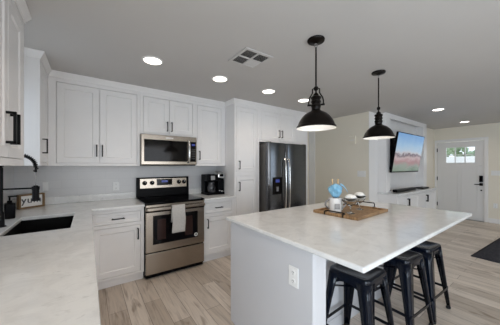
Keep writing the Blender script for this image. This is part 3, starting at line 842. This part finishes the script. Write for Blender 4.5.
# ------------------------------------------------------------------ stools
def make_stool(loc, rz, label):
    SH = .615
    t = thing('bar_stool', label, 'bar stool', loc, rz, 'black metal bar stools at the island')
    def rsq(h, r, z, n=5):
        pts = []
        for (sx, sy, a0) in ((1, 1, 0), (-1, 1, PI / 2), (-1, -1, PI), (1, -1, 1.5 * PI)):
            for k in range(n + 1):
                a = a0 + PI / 2 * k / n
                pts.append((sx * (h - r) + r * math.cos(a), sy * (h - r) + r * math.sin(a), z))
        return pts
    b = BM()
    rings = [rsq(.150, .045, SH - .045), rsq(.152, .045, SH - .012), rsq(.149, .045, SH - .003), rsq(.142, .04, SH), rsq(.122, .035, SH - .001), rsq(.110, .03, SH - .008)]
    vr = [[b.verts.new(p) for p in r] for r in rings]
    for a, c in zip(vr, vr[1:]):
        n = len(a)
        for k in range(n):
            b.faces.new((a[k], a[(k + 1) % n], c[(k + 1) % n], c[k]))
    b.faces.new(vr[-1]); b.faces.new(vr[0][::-1])
    obj('seat', b, M_BLKPAINT, t, smooth=True)
    # skirt with an arched lower edge
    b = BM()
    for ang in range(4):
        R = Matrix.Rotation(ang * PI / 2, 4, 'Z')
        prev = None
        for k in range(13):
            x_ = -.105 + .21 * k / 12
            lo = SH - .062 - .05 * abs(2 * k / 12 - 1) ** 2.5
            p = [b.verts.new(R @ Vector((x_, yy, zz))) for yy, zz in ((-.147, SH - .03), (-.149, lo), (-.144, lo), (-.142, SH - .03))]
            if prev:
                for q in range(4):
                    b.faces.new((prev[q], prev[(q + 1) % 4], p[(q + 1) % 4], p[q]))
            prev = p
    obj('skirt', b, M_BLKPAINT, t)
    for (sx, sy) in ((1, 1), (-1, 1), (-1, -1), (1, -1)):
        b = BM()
        def sect(c, fl, z, r):
            pts = [(c - fl, c)]
            for k in range(5):
                a = PI / 2 - PI / 2 * k / 4
                pts.append((c - r + r * math.cos(a), c - r + r * math.sin(a)))
            pts.append((c, c - fl))
            return [b.verts.new((sx * x_, sy * y_, z)) for x_, y_ in pts]
        secs = []
        for k in range(7):
            f = k / 6
            secs.append(sect(.151 + .052 * f, .085 - .052 * f ** .8, SH - .028 - (SH - .028 - .012) * f, .030 - .015 * f))
        for a, c in zip(secs, secs[1:]):
            for q in range(len(a) - 1):
                b.faces.new((a[q], a[q + 1], c[q + 1], c[q]))
        lg = obj('leg', b, M_BLKPAINT, t, smooth=True)
        sd = lg.modifiers.new('solidify', 'SOLIDIFY'); sd.thickness = .005; sd.offset = -1
        b = BM(); cc = .186; lathe(b, [(.017, 0), (.019, .004), (.019, .018), (.010, .024)], 14, (sx * cc, sy * cc), True, True); obj('foot', b, M_RUBBER, lg, smooth=True)
    for ang in range(4):
        R = Matrix.Rotation(ang * PI / 2, 4, 'Z')
        zz = .20; h = .183
        b = BM()
        vs = box(b, -h, h, -h - .003, -h + .003, zz - .011, zz + .011)
        bmesh.ops.transform(b, matrix=R, verts=b.verts)
        obj('stretcher', b, M_BLKPAINT, t)
    b = BM()
    for s in (1, -1):
        R = Matrix.Rotation(s * PI / 4, 4, 'Z')
        vs = box(b, -.20, .20, -.009, .009, SH - .135 + s * .002, SH - .130 + s * .002)
        bmesh.ops.transform(b, matrix=R, verts=vs)
    obj('cross_brace', b, M_BLKPAINT, t)
    return t


s1 = make_stool((1.615, .895, 0), math.radians(2), 'nearest black metal bar stool, under the island corner closest to the camera')
dup(s1, (2.205, .862, 0), math.radians(-3), 'middle of the three black metal bar stools at the island')
dup(s1, (2.640, .850, 0), math.radians(-2), 'farthest black metal bar stool, at the island end nearest the front door')

# ------------------------------------------------------------------ tray and what stands on it
TRZ = CT + .0012
t = thing('serving_tray', 'rectangular wooden serving tray with black handles on the island', 'tray', (2.105, 1.232, TRZ), math.radians(2.5))
t.scale = (.94, .94, 1)
b = BM(); box(b, -.315, .315, -.225, .225, 0, .014); obj('board', b, M_TRAY, t, bevel=.003)
b = BM(); grid_slab(b, [-.325, -.303, .303, .325], [-.235, -.213, .213, .235], 0.0, .028, lambda i, j: not (i == 1 and j == 1), lambda u, v_, w: (u, v_, w)); obj('rim', b, M_TRAY, t, bevel=.004)
for s in (-1, 1):
    b = BM()
    xo = s * .331
    if s > 0:
        tube(b, [(xo, -.095, .004), (xo, -.095, .060), (xo, -.088, .068), (xo, .088, .068), (xo, .095, .060), (xo, .095, .004)], .0055, 8)
    else:
        tube(b, [(xo, -.095, .004), (xo, -.095, .030), (xo + .012, -.095, .036), (xo + .036, -.095, .036), (xo + .044, -.088, .036), (xo + .044, .088, .036), (xo + .036, .095, .036), (xo + .012, .095, .036), (xo, .095, .030), (xo, .095, .004)], .0055, 8)
    for yy in (-.095, .095):
        box(b, min(xo, s * .300), max(xo, s * .300), yy - .011, yy + .011, .0285, .032)
    obj('handle', b, M_BLACK, t)

TB = TRZ + .0150
t = thing('utensil_crock', 'white crock with gray ring handles on the left end of the tray', 'crock', (1.925, 1.285, TB), math.radians(-38))
b = BM(); lathe(b, [(.0, .004), (.050, .004), (.050, 0), (.054, .002), (.057, .05), (.058, .125), (.060, .135), (.056, .137), (.053, .125), (.052, .02), (.0, .018)], 28); obj('pot', b, M_CERAMIC, t, smooth=True)
b = BM(); box(b, -.024, .024, -.0605, -.052, .035, .085); obj('label_patch', b, M_GALV, t, bevel=.003)
for s in (-1, 1):
    b = BM()
    pts = [(s * (.058 + .038 * math.sin(PI * k / 12)), 0, .120 - .090 * k / 12) for k in range(13)]
    tube(b, pts, .008, 8); obj('handle', b, M_GALV, t, smooth=True)
# blue napkin stuffed in the crock
b = BM()
bmesh.ops.create_uvsphere(b, u_segments=40, v_segments=24, radius=1)
for v_ in b.verts:
    p = v_.co.copy()
    a = math.atan2(p.y, p.x)
    r = 1 + .10 * math.sin(3 * a + 4 * p.z) + .07 * math.sin(7 * a - 6 * p.z) + .05 * math.sin(13 * a + 3 * p.z)
    z_ = p.z
    rad = .048 + .016 * max(0, math.sin((z_ + .3) * 2.0))
    v_.co = Vector((p.x * rad * r, p.y * rad * r, .190 + z_ * .064 + .008 * math.sin(2 * a + 1) * (1 - abs(z_))))
# drooping corner
ring = []
for k in range(9):
    f = k / 8
    c = Vector((.030 + .062 * f, -.030 - .028 * f, .248 - .070 * f * f))
    w_ = .034 * (1 - f) + .004
    d_ = Vector((.45, .9, .25)).normalized()
    ring.append([b.verts.new(c + d_ * w_ * e + Vector((0, 0, .010 * (1 - abs(e))))) for e in (-1, -.5, 0, .5, 1)])
for a, c in zip(ring, ring[1:]):
    for q in range(4):
        b.faces.new((a[q], a[q + 1], c[q + 1], c[q]))
o = obj('cloth_napkin', b, M_BLUE, smooth=True, loc=(1.925, 1.285, TB))
o.rotation_euler = (0, 0, math.radians(-20))
o.scale = (1, 1, 1.06)
tag(o, 'crumpled blue cloth napkin stuffed into the white crock', 'napkin')
for i, (dx, dy, lx, ly) in enumerate(((-.016, .008, -.012, .006), (.014, -.010, .010, -.004))):
    b = BM()
    tube(b, [(1.925 + dx * .6, 1.285 + dy * .6, TB + .030), (1.925 + dx + lx * .4, 1.285 + dy + ly * .4, TB + .215), (1.925 + dx + lx, 1.285 + dy + ly, TB + .315)], .006, 8, radii=[.005, .005, .0075])
    tag(obj('wooden_spoon_handle', b, M_STICK, smooth=True), ('left' if i == 0 else 'right') + ' wooden spoon handle sticking up out of the blue napkin', 'utensil', 'spoon handles in the crock')


# stemmed glasses
def glass(loc, label):
    t = thing('dessert_glass', label, 'glass', loc, 0, 'stemmed dessert glasses on the tray')
    b = BM()
    lathe(b, [(.0, 0), (.036, 0), (.037, .003), (.010, .007), (.006, .014), (.006, .055), (.012, .064), (.042, .088), (.056, .118), (.059, .145),
              (.0565, .145), (.0535, .119), (.040, .092), (.010, .070), (.0, .068)], 30)
    obj('bowl_and_stem', b, M_GLASS, t, smooth=True)
    b = BM()
    bmesh.ops.create_uvsphere(b, u_segments=28, v_segments=14, radius=1)
    for v_ in b.verts:
        p = v_.co; a = math.atan2(p.y, p.x)
        k = 1 + .07 * math.sin(5 * a + 2 * p.z) + .05 * math.sin(9 * a - 4 * p.z)
        v_.co = Vector((p.x * .050 * k, p.y * .050 * k, .140 + p.z * (.036 if p.z > 0 else .030)))
    obj('fluffy_filling', b, M_WHIP, t, smooth=True)
    return t


g1 = glass((1.985, 1.165, TB), 'stemmed glass with white filling at the front of the tray')
dup(g1, (2.235, 1.215, TB), .7, 'stemmed glass with white filling toward the right tray handle')
t = thing('glass_mug', 'small clear glass mug between the crock and the stemmed glasses', 'mug', (2.045, 1.320, TB))
b = BM(); lathe(b, [(.0, 0), (.034, 0), (.037, .004), (.039, .09), (.0365, .09), (.0345, .008), (.0, .007)], 26); obj('cup', b, M_GLASS, t, smooth=True)
b = BM(); tube(b, [(.037 + .028 * math.sin(PI * k / 10), 0, .075 - .055 * k / 10) for k in range(11)], .0045, 8); obj('handle', b, M_GLASS, t, smooth=True)


# ------------------------------------------------------------------ pendants
def pendant(loc, rz, label):
    t = thing('pendant_lamp', label, 'pendant lamp', loc, rz, 'pendant lamps over the island')
    Z = lambda z: z - CEIL
    b = BM(); lathe(b, [(.068, -.0005), (.070, -.006), (.066, -.016), (.030, -.022), (.012, -.030)], 32, cap0=True, cap1=True); obj('canopy', b, M_PEND, t, smooth=True)
    b = BM()
    tube(b, [(.010 * math.cos(a), 0, Z(2.352) + .016 * math.sin(a)) for a in [2 * PI * k / 16 for k in range(17)]], .0032, 6); obj('link', b, M_GALV, t, smooth=True)
    b = BM(); lathe(b, [(.0065, Z(1.95)), (.0065, Z(2.335))], 12, cap0=True, cap1=True); obj('rod', b, M_PEND, t, smooth=True)
    # yoke
    b = BM()
    lathe(b, [(.010, Z(1.985)), (.017, Z(1.99)), (.017, Z(2.012)), (.010, Z(2.018))], 14, cap0=True, cap1=True)
    for s in (-1, 1):
        tube(b, [(s * .010, 0, Z(2.003)), (s * .028, 0, Z(1.998)), (s * .028, 0, Z(1.965)), (s * .052, 0, Z(1.925)), (s * .057, 0, Z(1.900)), (s * .057, 0, Z(1.865))], .0055, 8)
        tube(b, [(s * .035, 0, Z(1.868)), (s * .068, 0, Z(1.868))], .008, 10)
    obj('yoke', b, M_PEND, t, smooth=True)
    # neck with ribs
    b = BM()
    lathe(b, [(.010, Z(1.965)), (.020, Z(1.955)), (.024, Z(1.940)), (.040, Z(1.932)), (.042, Z(1.920)), (.034, Z(1.915)), (.034, Z(1.900)), (.040, Z(1.897)), (.040, Z(1.887)), (.034, Z(1.884)), (.034, Z(1.868)), (.040, Z(1.865)), (.040, Z(1.855)), (.036, Z(1.850)), (.034, Z(1.828)), (.044, Z(1.815))], 28, cap0=True, cap1=True)
    obj('socket_neck', b, M_PEND, t, smooth=True)
    # dome shade, outside and inside
    prof = [(.040, 1.817), (.062, 1.808), (.088, 1.792), (.112, 1.768), (.131, 1.740), (.143, 1.712), (.147, 1.700), (.154, 1.694), (.157, 1.686), (.156, 1.677)]
    b = BM(); lathe(b, [(r, Z(z)) for r, z in prof], 48); obj('shade', b, M_PEND, t, smooth=True)
    b = BM(); lathe(b, [(max(.02, r - .004), Z(z) - .003) for r, z in prof[:-1]] + [(.1525, Z(1.677)), (.156, Z(1.6768))], 48, cap0=True); obj('shade_lining', b, M_PENDIN, t, smooth=True)
    b = BM(); bmesh.ops.create_uvsphere(b, u_segments=20, v_segments=12, radius=.034, matrix=Matrix.Translation((0, 0, Z(1.742)))); bl = obj('bulb', b, M_BULB, t, smooth=True)
    b = BM(); lathe(b, [(.018, Z(1.770)), (.018, Z(1.810))], 16); obj('bulb_socket', b, M_PENDIN, t)
    return t


P1, P2 = (1.51, 1.185), (2.59, 1.195)
pa = pendant((P1[0], P1[1], CEIL), math.atan2(P1[1], P1[0]) + PI / 2, 'nearer dark bronze dome pendant lamp over the island')
dup(pa, (P2[0], P2[1], CEIL), math.atan2(P2[1], P2[0]), 'farther dark bronze dome pendant lamp, in front of the television')
for i, p in enumerate((P1, P2)):
    d = bpy.data.lights.new('pendant_bulb_light', 'SPOT'); d.energy = 2.5; d.color = WARM; d.spot_size = math.radians(135); d.spot_blend = .6; d.shadow_soft_size = .05
    o = bpy.data.objects.new('pendant_bulb_light', d); COL.objects.link(o); o.location = (p[0], p[1], 1.70)

# ------------------------------------------------------------------ recessed lights and vent
DLW = 6.0
def downlight(x, y, label, first=None):
    if first is None:
        t = thing('recessed_light', label, 'ceiling light', (x, y, CEIL), 0, 'recessed ceiling lights')
        b = BM(); lathe(b, [(.078, -.0025), (.096, -.0005), (.094, -.006), (.080, -.009), (.078, -.0025)], 36); obj('trim_ring', b, M_TRIM, t, smooth=True)
        b = BM(); lathe(b, [(.0, -.003), (.079, -.003), (.079, -.0008)], 36); obj('lens', b, M_LENS, t)
    else:
        t = dup(first, (x, y, CEIL), 0, label)
    d = bpy.data.lights.new('downlight', 'SPOT'); d.energy = DLW; d.color = WARM; d.spot_size = math.radians(150); d.spot_blend = .8; d.shadow_soft_size = .07
    o = bpy.data.objects.new('downlight', d); COL.objects.link(o); o.location = (x, y, CEIL - .03)
    return t


dl = downlight(.512, 2.345, 'lit recessed ceiling light in front of the wide double wall cabinet')
for x, y, lb in ((1.264, 2.375, 'lit recessed ceiling light beyond the air vent, in front of the microwave cabinets'),
                 (2.021, 2.385, 'lit recessed ceiling light in front of the tall pantry cabinet'),
                 (2.746, 2.39, 'lit recessed ceiling light in front of the fridge cabinet, beside the nearer pendant'),
                 (5.185, 1.355, 'lit recessed ceiling light in front of the television wall'),
                 (7.12, 1.37, 'lit recessed ceiling light closest to the front door')):
    downlight(x, y, lb, dl)
for x, y in ((.30, 1.15), (.0, .35), (.0, .75), (.55, -.6), (5.2, -.5), (7.1, -.5), (3.5, -.55)):     # ceiling grid out of view, plus two lamps added to brighten the sink counter
    d = bpy.data.lights.new('downlight', 'SPOT'); d.energy = 5.6; d.color = WARM; d.spot_size = math.radians(150); d.spot_blend = .8; d.shadow_soft_size = .07
    o = bpy.data.objects.new('downlight', d); COL.objects.link(o); o.location = (x, y, CEIL - .03)

t = thing('air_vent', 'square white ceiling air vent with dark louvers', 'air vent', (1.262, 1.757, CEIL), 0)
b = BM(); box(b, -.135, .135, -.135, .135, -.003, -.0008); obj('backing', b, M_SLOT, t)
b = BM(); grid_slab(b, [-.158, -.128, -.009, .009, .128, .158], [-.158, -.128, -.009, .009, .128, .158], -.012, -.0032, lambda i, j: not (i in (1, 3) and j in (1, 3)), lambda u, v_, w: (u, v_, w)); obj('frame', b, M_CEIL, t, bevel=.002, seg=1)
for qx, qy, along, tilt in ((-1, -1, 'x', 1.2), (1, -1, 'y', .87), (-1, 1, 'y', .87), (1, 1, 'x', -1)):
    b = BM()
    for k in range(7):
        q = .018 + k * .0155
        if along == 'x':
            c = qy * q; s = .006 * tilt
            hexa(b, [(qx * .009, c - s - .001, -.0115), (qx * .128, c - s - .001, -.0115), (qx * .128, c - s + .001, -.0115), (qx * .009, c - s + .001, -.0115)],
                 [(qx * .009, c + s - .001, -.0032), (qx * .128, c + s - .001, -.0032), (qx * .128, c + s + .001, -.0032), (qx * .009, c + s + .001, -.0032)])
        else:
            c = qx * q; s = .006 * tilt
            hexa(b, [(c - s - .001, qy * .009, -.0115), (c - s + .001, qy * .009, -.0115), (c - s + .001, qy * .128, -.0115), (c - s - .001, qy * .128, -.0115)],
                 [(c + s - .001, qy * .009, -.0032), (c + s + .001, qy * .009, -.0032), (c + s + .001, qy * .128, -.0032), (c + s - .001, qy * .128, -.0032)])
    obj('louver', b, M_CEIL, t)

# ------------------------------------------------------------------ television wall
NX0, NX1, NY = 4.64, 6.80, 2.0
t = thing('media_niche', 'white built-in niche frame around the television', 'built-in', (NX0, NY, .852))
NH = CEIL - .852 - .001
b = BM()
NW = NX1 - NX0
grid_slab(b, [0, .16, NW - .20, NW], [0, NH - .10, NH], 0, .028, lambda i, j: not (i == 1 and j == 0), lambda u, v_, w: (u, w, v_)); obj('front_frame', b, M_CAB, t, bevel=.002, seg=1)
b = BM(); box(b, 0, .03, .0282, YL - NY - .001, 0, NH); box(b, NW - .20, NW - .17, .0282, YL - NY - .001, 0, NH); box(b, .03, NW - .2, .0282, YL - NY - .001, NH - .03, NH); obj('side_panels', b, M_CAB, t)
b = BM(); box(b, .03, NW - .20, YL - NY - .012, YL - NY - .001, 0, NH - .03); obj('back_panel', b, M_CAB, t)
mc = cabinet('media_cabinet', 'low white media cabinet with black pulls below the television', (NX0, 1.815, 0), 0, NX1 - NX0, YL - 1.815 - .001, .10, .818,
        [('door', .04, .54, .13, .79, ('v', .485, .655, .15)), ('door', .54, 1.06, .13, .79, None), ('door', 1.06, 1.56, .13, .79, ('v', 1.505, .655, .15)), ('door', 1.56, 2.12, .13, .79, None)], toe=.1, handle_w=.011)
b = BM(); box(b, -.018, NX1 - NX0 + .018, -.025, YL - 1.815 - .001, .8185, .8505); obj('top', b, M_QUARTZ, mc, bevel=.004)

# television, leaning forward on its wall bracket
TVW, TVH = 1.345, .785
t = thing('television', 'large flat television leaning forward in the white niche', 'television', (5.385, 1.955, 1.245))
t.rotation_euler = (math.radians(9.0), 0, 0)
b = BM(); box(b, -TVW / 2, TVW / 2, -.018, .018, 0, TVH); obj('casing', b, M_BLKP, t, bevel=.004)
b = BM(); box(b, -TVW / 2 + .014, TVW / 2 - .014, -.0195, -.0175, .022, TVH - .014); obj('screen', b, M_SCREEN, t)
b = BM(); box(b, -.62, .62, .0182, .055, .05, .62); obj('rear_housing', b, M_BLKP, t, bevel=.01)
b = BM(); box(b, -.2, .2, .0455, .075, .2, .42); box(b, -.025, .025, .07, .20, .30, .36); obj('wall_bracket', b, M_BLACK, t)
b = BM(); box(b, -.35, .32, -.018, .018, -.36, .36); o = obj('black_panel', b, M_BLKP, t, bevel=.003)  # black upright panel behind the leaning set
Rt = Matrix.Rotation(math.radians(9.0), 3, 'X')
o.rotation_euler = (-math.radians(9.0), 0, 0); o.location = Rt.inverted() @ (Vector((5.385, 2.085, 1.63)) - t.location)
b = BM(); box(b, 0, .97, 0, .085, 0, .055); o = obj('soundbar', b, M_BLKP, bevel=.012, seg=3, loc=(4.86, 1.90, .8515)); tag(o, 'long black soundbar on the media cabinet under the television', 'soundbar')
b = BM(); box(b, 0, .36, 0, .14, 0, .030); o = obj('media_player', b, M_BLKP, bevel=.006, loc=(6.16, 1.87, .8515)); tag(o, 'slim black media box right of the long soundbar', 'media player')

# ------------------------------------------------------------------ rug
b = BM()
nx, ny = 44, 30
gv = [[b.verts.new((i / nx * 2.0, -j / ny * 1.35, .010 + .0015 * math.sin(i * 1.7 + j))) for j in range(ny + 1)] for i in range(nx + 1)]
for i in range(nx):
    for j in range(ny):
        b.faces.new((gv[i][j], gv[i + 1][j], gv[i + 1][j + 1], gv[i][j + 1]))
o = obj('entry_rug', b, M_RUG, smooth=True, loc=(4.72, .84, .0005))
o.rotation_euler = (0, 0, math.radians(-4))
sd_ = o.modifiers.new('solidify', 'SOLIDIFY'); sd_.thickness = .009; sd_.offset = -1
tag(o, 'charcoal gray rug lying on the wood floor near the front door', 'rug')
